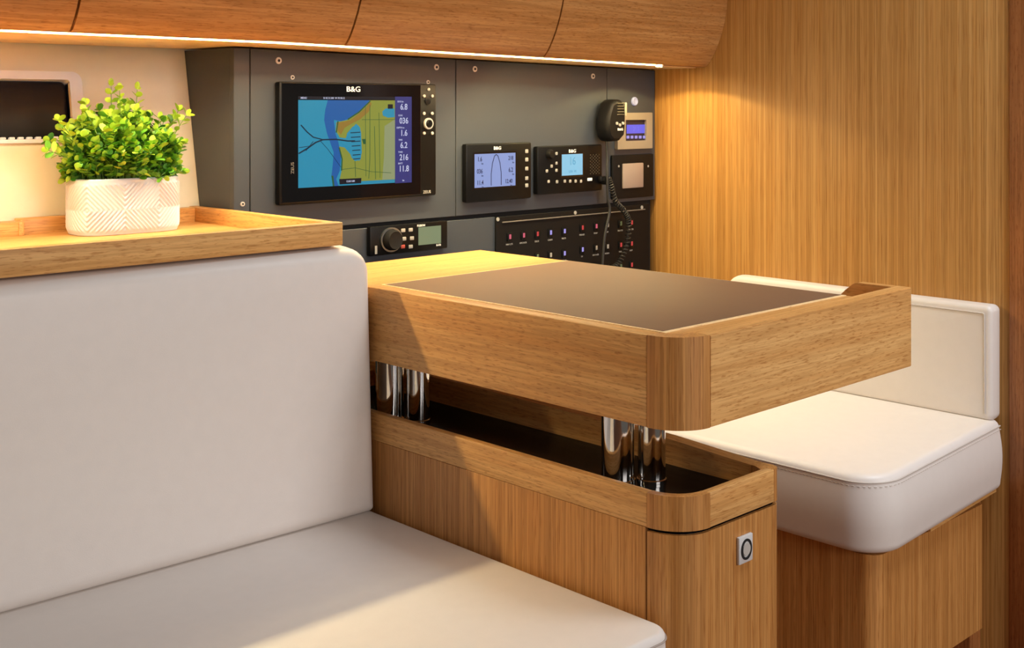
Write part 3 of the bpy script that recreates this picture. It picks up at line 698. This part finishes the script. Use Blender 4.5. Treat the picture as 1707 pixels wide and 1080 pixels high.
for (dx, dy, dz) in ((-.118, -.01, .052), (-.122, -.015, .040), (-.108, -.02, .078), (-.100, -.01, .066), (-.02, .0, .124), (-.012, -.01, .118), (.022, .0, .120), (.090, .0, .090), (.098, -.01, .084), (.082, .0, .078), (-.070, -.02, .090), (-.055, .01, .098)):
    sprig((PX+dx*.40, PY+dy, top), (PX+dx*.90, PY+dy, top+dz), dens=8, bright=.85)
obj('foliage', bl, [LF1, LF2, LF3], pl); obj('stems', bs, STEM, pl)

# ================================================================== SETTEE (left)
se = empty('settee', (.50, 1.0, 0), 'cream upholstered settee in the left foreground, below the oak shelf', 'settee')
# seat cushion
RZ = Matrix.Translation((.966, 1.237, 0)) @ Matrix.Rotation(math.radians(-1.5), 4, 'Z') @ Matrix.Translation((-.966, -1.237, 0))
RS = Matrix.Translation((.966, 1.237, 0)) @ Matrix.Rotation(math.radians(-.4), 4, 'Z') @ Matrix.Translation((-.966, -1.237, 0))
bm = pillow(-.55, .9665, .757, 1.36, .315, .4342, [.02, .024, .004, .004], .0075, puff=.0012, belly=.0012, grid=20); bm.transform(RS)
obj('seat_cushion', bm, VINYL, se, smooth=True, ang=60)
pts = [(-.55, .7562), (.30, .7562), (.9425, .7562)]+[(.9425+.0245*math.sin(t), .7810-.0248*math.cos(t)) for t in [i*PI/20 for i in range(1, 9)]]
bt = nb(); tube(bt, [(x, y, .4262) for x, y in pts], .0010, 6); bt.transform(RS); obj('seam', bt, plain('darker_thread', (170, 156, 146), rough=.7), se, smooth=True)  # seam in a darker tone than the other thread
path = [(x, y, .4205) for x, y in pts]; bt = nb(); tube(bt, [(x, y-.0004, z) for x, y, z in path], .0011, 6); bt.transform(RZ); obj('seam', bt, SEAM, se, smooth=True); bm.free()
# back cushion: built lying down (x, height, thickness), then stood up and leaned back
Mb = RZ @ Matrix.Translation((0, 1.236, .4345)) @ Matrix.Rotation(PI/2-math.radians(2.3), 4, 'X')
# local y -> up, local z -> towards the cabin (-Y)
bm = pillow(-.55, .9650, 0, .3405, -.095, 0, [.006, .008, .034, .02], .020, puff=.003, grid=20, M=Mb)
obj('back_cushion', bm, VINYL, se, smooth=True, ang=60)
bm = nb(); box(bm, -.55, .9600, .790, 1.40, .03, .314, bev=.002); obj('base', bm, WZ, se)
bm = nb(); box(bm, -.55, .952, 1.345, 1.40, .314, .74); obj('back_support', bm, WX, se)

# ================================================================== CABINET WITH SLIDING TABLE
cb = empty('pedestal_cabinet', (1.06, 1.1, 0), 'narrow oak pedestal cabinet with rounded corners and an open black tray top', 'cabinet')
X0_, X1_, Y0_, Y1_ = .971, 1.147, .754, 1.475
RC = .046
def corner_pts(x0, y0, R_, t, n=12):
    """quarter ring at the x0,y0 corner, outer radius R_, thickness t"""
    o_ = [(x0+R_-R_*math.cos(a), y0+R_-R_*math.sin(a)) for a in [PI/2*i/n for i in range(n+1)]]
    i_ = [(x0+R_-(R_-t)*math.cos(a), y0+R_-(R_-t)*math.sin(a)) for a in [PI/2*i/n for i in range(n+1)]]
    return o_+i_[::-1]
def corner(name, x0, y0, R_, t, z0_, z1_, mat, parent, n=16):
    bm = nb(); prism(bm, corner_pts(x0, y0, R_, t, n), z0_, z1_); return obj(name, bm, mat, parent, smooth=True, ang=30)
RT_ = .011
bxo('rim_long_board', (X0_, X0_+RT_, Y0_+RC, Y1_, .5225, .558), WY, cb, bev=.0008)
corner('rim_corner', X0_, Y0_, RC, RT_, .5225, .558, WZ, cb)
bxo('rim_near_board', (X0_+RC, X1_-.014, Y0_, Y0_+RT_, .5225, .558), WX, cb, bev=.0008)
bm = nb(); pr = [(X1_-.014, Y0_)]+[(X1_-.012+.012*math.sin(a), Y0_+.012-.012*math.cos(a)) for a in [PI/2*i/8 for i in range(9)]]+[(X1_, Y0_+.03), (X1_-.018, Y0_+.03), (X1_-.018, Y0_+.022), (X1_-.024, Y0_+RT_), (X1_-.014, Y0_+RT_)]
pr = [pr[0]]+pr[1:]; prism(bm, pr[:10]+pr[10:], .5225, .558); obj('rim_corner', bm, WZ, cb, smooth=True, ang=30)
bm = nb(); prism(bm, [(Y0_+.03, .5225), (Y1_, .5225), (Y1_, .5700), (1.20, .5690), (.90, .5645), (Y0_+.03, .558)], X1_-.018, X1_, 'X'); obj('rim_far_board', bm, WY, cb)
bxo('rim_back_board', (X0_+RT_, X1_-.018, Y1_-.016, Y1_, .5225, .558), WX, cb, bev=.0008)
bm = nb(); prism(bm, rrect(X0_+.004, X1_-.004, Y0_+.004, Y1_-.002, [.042, .01, .002, .002]), .5190, .5345); obj('tray', bm, TRAY, cb)
bxo('side_panel', (X0_, X0_+.018, Y0_+RC+.0015, Y1_, .03, .5222), WZ, cb, bev=.0005)
bxo('side_panel', (X1_-.018, X1_, Y0_+.026, Y1_, .03, .5190), WZ, cb, bev=.0005)
bm = nb()
dp = corner_pts(X0_+.0004, Y0_+.0004, RC-.0004, .018, 16)
dp = dp[:17]+[(X1_-.012+.012*math.sin(a), Y0_+.0124-.012*math.cos(a)) for a in [PI/2*i/8 for i in range(9)]]+[(X1_, Y0_+.024), (X1_-.016, Y0_+.024), (X1_-.016, Y0_+.018)]+dp[17:]
prism(bm, dp, .03, .5185); dr = obj('door', bm, WZ, cb, smooth=True, ang=30)
bm = nb(); prism(bm, rrect(X0_+.006, X1_-.006, Y0_+.006, Y1_-.002, [.036, .01, .002, .002]), .028, .5188); obj('inner_box', bm, DGAP, cb)
bm = nb(); box(bm, X0_+.01, X1_-.01, Y0_+.02, Y1_-.01, 0, .03); obj('plinth', bm, DGAP, cb)
# push lock
LX, LZ = 1.0755, .4865
lt = None
bm = nb(); box(bm, LX-.0125, LX+.0125, Y0_-.0035, Y0_+.0005, LZ-.0145, LZ+.0145, bev=.0012)
lt = obj('latch', bm, plain('satin_chrome', (206, 204, 202), rough=.3), dr, smooth=True); lt['label'] = 'square chrome push latch'
bm = nb(); oo = [(LX+.0095*math.cos(t*PI/20), LZ+.0110*math.sin(t*PI/20)) for t in range(40)]
rp = [(LX+.0070*math.cos(t*PI/20), LZ+.0085*math.sin(t*PI/20)) for t in range(40)]
ringprism(bm, oo, rp, 0, .0012); bm.transform(Matrix.Translation((0, Y0_-.0032, 0)) @ Matrix.Rotation(PI/2, 4, 'X')); bm2 = obj('latch_ring', bm, DGAP, cb)
bm = nb(); cyl(bm, (LX, Y0_-.0046, LZ), 'Y', .0066, .002, 24); obj('latch_button', bm, STEEL, cb, smooth=True)

# ---- the table that rises on four chrome columns
tb = empty('chart_table', (1.15, 1.1, .536), 'oak chart table with a brown leather top, raised on chrome columns', 'table')
TZ0, TZ1 = .625, .7200
bxo('long_fascia', (X0_, X0_+.020, Y0_+RC, 1.465, TZ0, TZ1), WY, tb, bev=.0012)
corner('corner_block', X0_, Y0_, RC, .022, TZ0, TZ1, WZ, tb)
bm = nb(); prism(bm, [(X0_+RC, TZ0), (1.4405, TZ0), (1.4405, .7252), (1.31, .7225), (X0_+RC, TZ1)], Y0_, Y0_+.021, 'Y')
bmesh.ops.bevel(bm, geom=[e for e in bm.edges if abs(e.verts[0].co.y-e.verts[1].co.y) < 1e-6], offset=.001, segments=2, affect='EDGES'); obj('near_fascia', bm, WX, tb, smooth=True, ang=40)
bm = nb(); prism(bm, [(Y0_+.021, TZ0), (.86, TZ0), (.86, .690), (.850, .704), (.840, .714), (.828, .7235), (.822, .7252), (Y0_+.021, .7252)], 1.4265, 1.4405, 'X'); obj('end_return', bm, WY, tb)
bm = nb(); prism(bm, [(1.352, 1.465), (X0_+.020, 1.465), (X0_+.020, Y0_+RC)]+[(X0_+RC-(RC-.022)*math.cos(a), Y0_+RC-(RC-.022)*math.sin(a)) for a in [PI/2*i/8 for i in range(1, 9)]]+[(1.352, Y0_+.021)], .702, .7196)
obj('tabletop', bm, WX, tb)
bm = nb(); box(bm, .9975, 1.350, .800, 1.266, .7190, .7206, bev=.0005); obj('leather_inlay', bm, LEATHER, tb)
bm = nb(); ringprism(bm, [(.9935, .7945), (1.3517, .7945), (1.3517, 1.270), (.9935, 1.270)], [(.9975, .800), (1.350, .800), (1.350, 1.266), (.9975, 1.266)], .7190, .7203); obj('inlay_edging', bm, WE, tb)  # edging of the leather, its pale tone paints the lit rail edges
bxo('far_edge_board', (1.334, 1.352, Y0_+.021, 1.465, .655, .702), WY, tb, bev=.0008)
bxo('underside_board', (X0_+.020, 1.334, Y0_+.046, 1.455, .634, .642), WX, tb, bev=.0005)
for i, (x, y, r_) in enumerate(((1.038, .897, .0185), (1.0665, .8715, .0155), (1.020, 1.284, .0190), (1.044, 1.254, .0155))):
    bm = nb(); lathe(bm, [(r_+.0012, .5347), (r_+.0012, .5375), (r_, .5385), (r_, .634)], (x, y, 0), seg=48)
    obj('column', bm, CHROME, tb, smooth=True, ang=40)

# ================================================================== NAVIGATOR'S SEAT (right)
ns = empty('navigator_seat', (1.64, 1.05, 0), 'cream upholstered bench seat on an oak base, right of the chart table against the bulkhead', 'seat')
SX0, SX1, SY0 = 1.497, 1.872, .829
TS = Matrix.Translation((SX1, 0, .4675)) @ Matrix.Rotation(-math.radians(2.8), 4, 'Y') @ Matrix.Translation((-SX1, 0, -.4675))
bm = pillow(SX0, SX1, SY0, 1.40, .3565, .4675, [.058, .012, .004, .01], .013, puff=.003, grid=16, belly=.004, n=12); bm.transform(TS)
obj('seat_cushion', bm, VINYL, ns, smooth=True, ang=60)
R_ = .058; SZ = .4575
sp = [(SX1-.006, SY0)]+[(SX0+R_-R_*math.sin(a), SY0+R_-R_*math.cos(a)) for a in [PI/2*i/12 for i in range(13)]]+[(SX0, 1.34)]
bm = nb(); tube(bm, [(x+.0004, y+.0004, SZ) for x, y in sp], .0012, 6); bm.transform(TS)
obj('seam', bm, SEAM, ns, smooth=True)
bm = nb(); L0 = []
for a_, b2 in zip(sp, sp[1:]):
    d = math.hypot(b2[0]-a_[0], b2[1]-a_[1]); n_ = max(1, int(d/.006))
    for i in range(n_): L0.append((a_[0]+(b2[0]-a_[0])*i/n_, a_[1]+(b2[1]-a_[1])*i/n_, math.atan2(b2[1]-a_[1], b2[0]-a_[0])))
for x, y, an in L0:
    t_ = nb(); box(t_, -.0018, .0018, -.0006, .0006, -.0005, .0005); t_.transform(Matrix.Translation((x-.0002, y-.0002, SZ-.0055)) @ Matrix.Rotation(an, 4, 'Z'))
    me = bpy.data.meshes.new('t'); t_.to_mesh(me); bm.from_mesh(me); t_.free(); bpy.data.meshes.remove(me)
bm.transform(TS); obj('stitching', bm, SEAM, ns)
# backrest against the bulkhead: (y along, height) outline, thickness in X
BFX = 1.883
Mn = Matrix.Translation((BFX, 0, .4655)) @ Matrix(((0, 0, -1, 0), (1, 0, 0, 0), (0, 1, 0, 0), (0, 0, 0, 1))) @ Matrix.Translation((0, 0, -.0))
bm = pillow(.834, 1.335, 0, .179, .001, .035, [.010, .004, .03, .010], .008, puff=.002, grid=14, belly=.001, M=Mn)
obj('backrest', bm, VINYL, ns, smooth=True, ang=60)
bm = nb(); tube(bm, [(BFX-.036, 1.30, .6325), (BFX-.036, .8470, .6325), (BFX-.036, .8455, .631), (BFX-.036, .8450, .477)], .0010, 6); obj('seam', bm, SEAM, ns, smooth=True)
BL, BN = 1.520, .848
bm = nb(); pb = [(BL+.024*(1-math.sin(a)), BN+.024*(1-math.cos(a))) for a in [PI/2*i/8 for i in range(9)]]
prism(bm, [(BX-.040, BN)]+pb+[(BL, 1.40), (BX-.040, 1.40)], .143, .336); obj('base', bm, WZ, ns, smooth=True, ang=30)
bm = nb(); box(bm, BL+.05, BX-.040, BN+.05, 1.39, 0, .143); obj('plinth', bm, WZ3, ns)
bm = nb(); box(bm, BX-.0398, BX-.002, BN+.02, 1.40, 0, .336); obj('side_board', bm, WZ3, ns)
bm = nb(); box(bm, BX-.22, BX-.003, BN-.006, 1.40, -.004, .0035); bm.transform(Matrix.Translation((SX1, 0, .3520)) @ Matrix.Rotation(-math.radians(2.8), 4, 'Y') @ Matrix.Translation((-SX1, 0, 0))); obj('seat_board', bm, WX, ns)
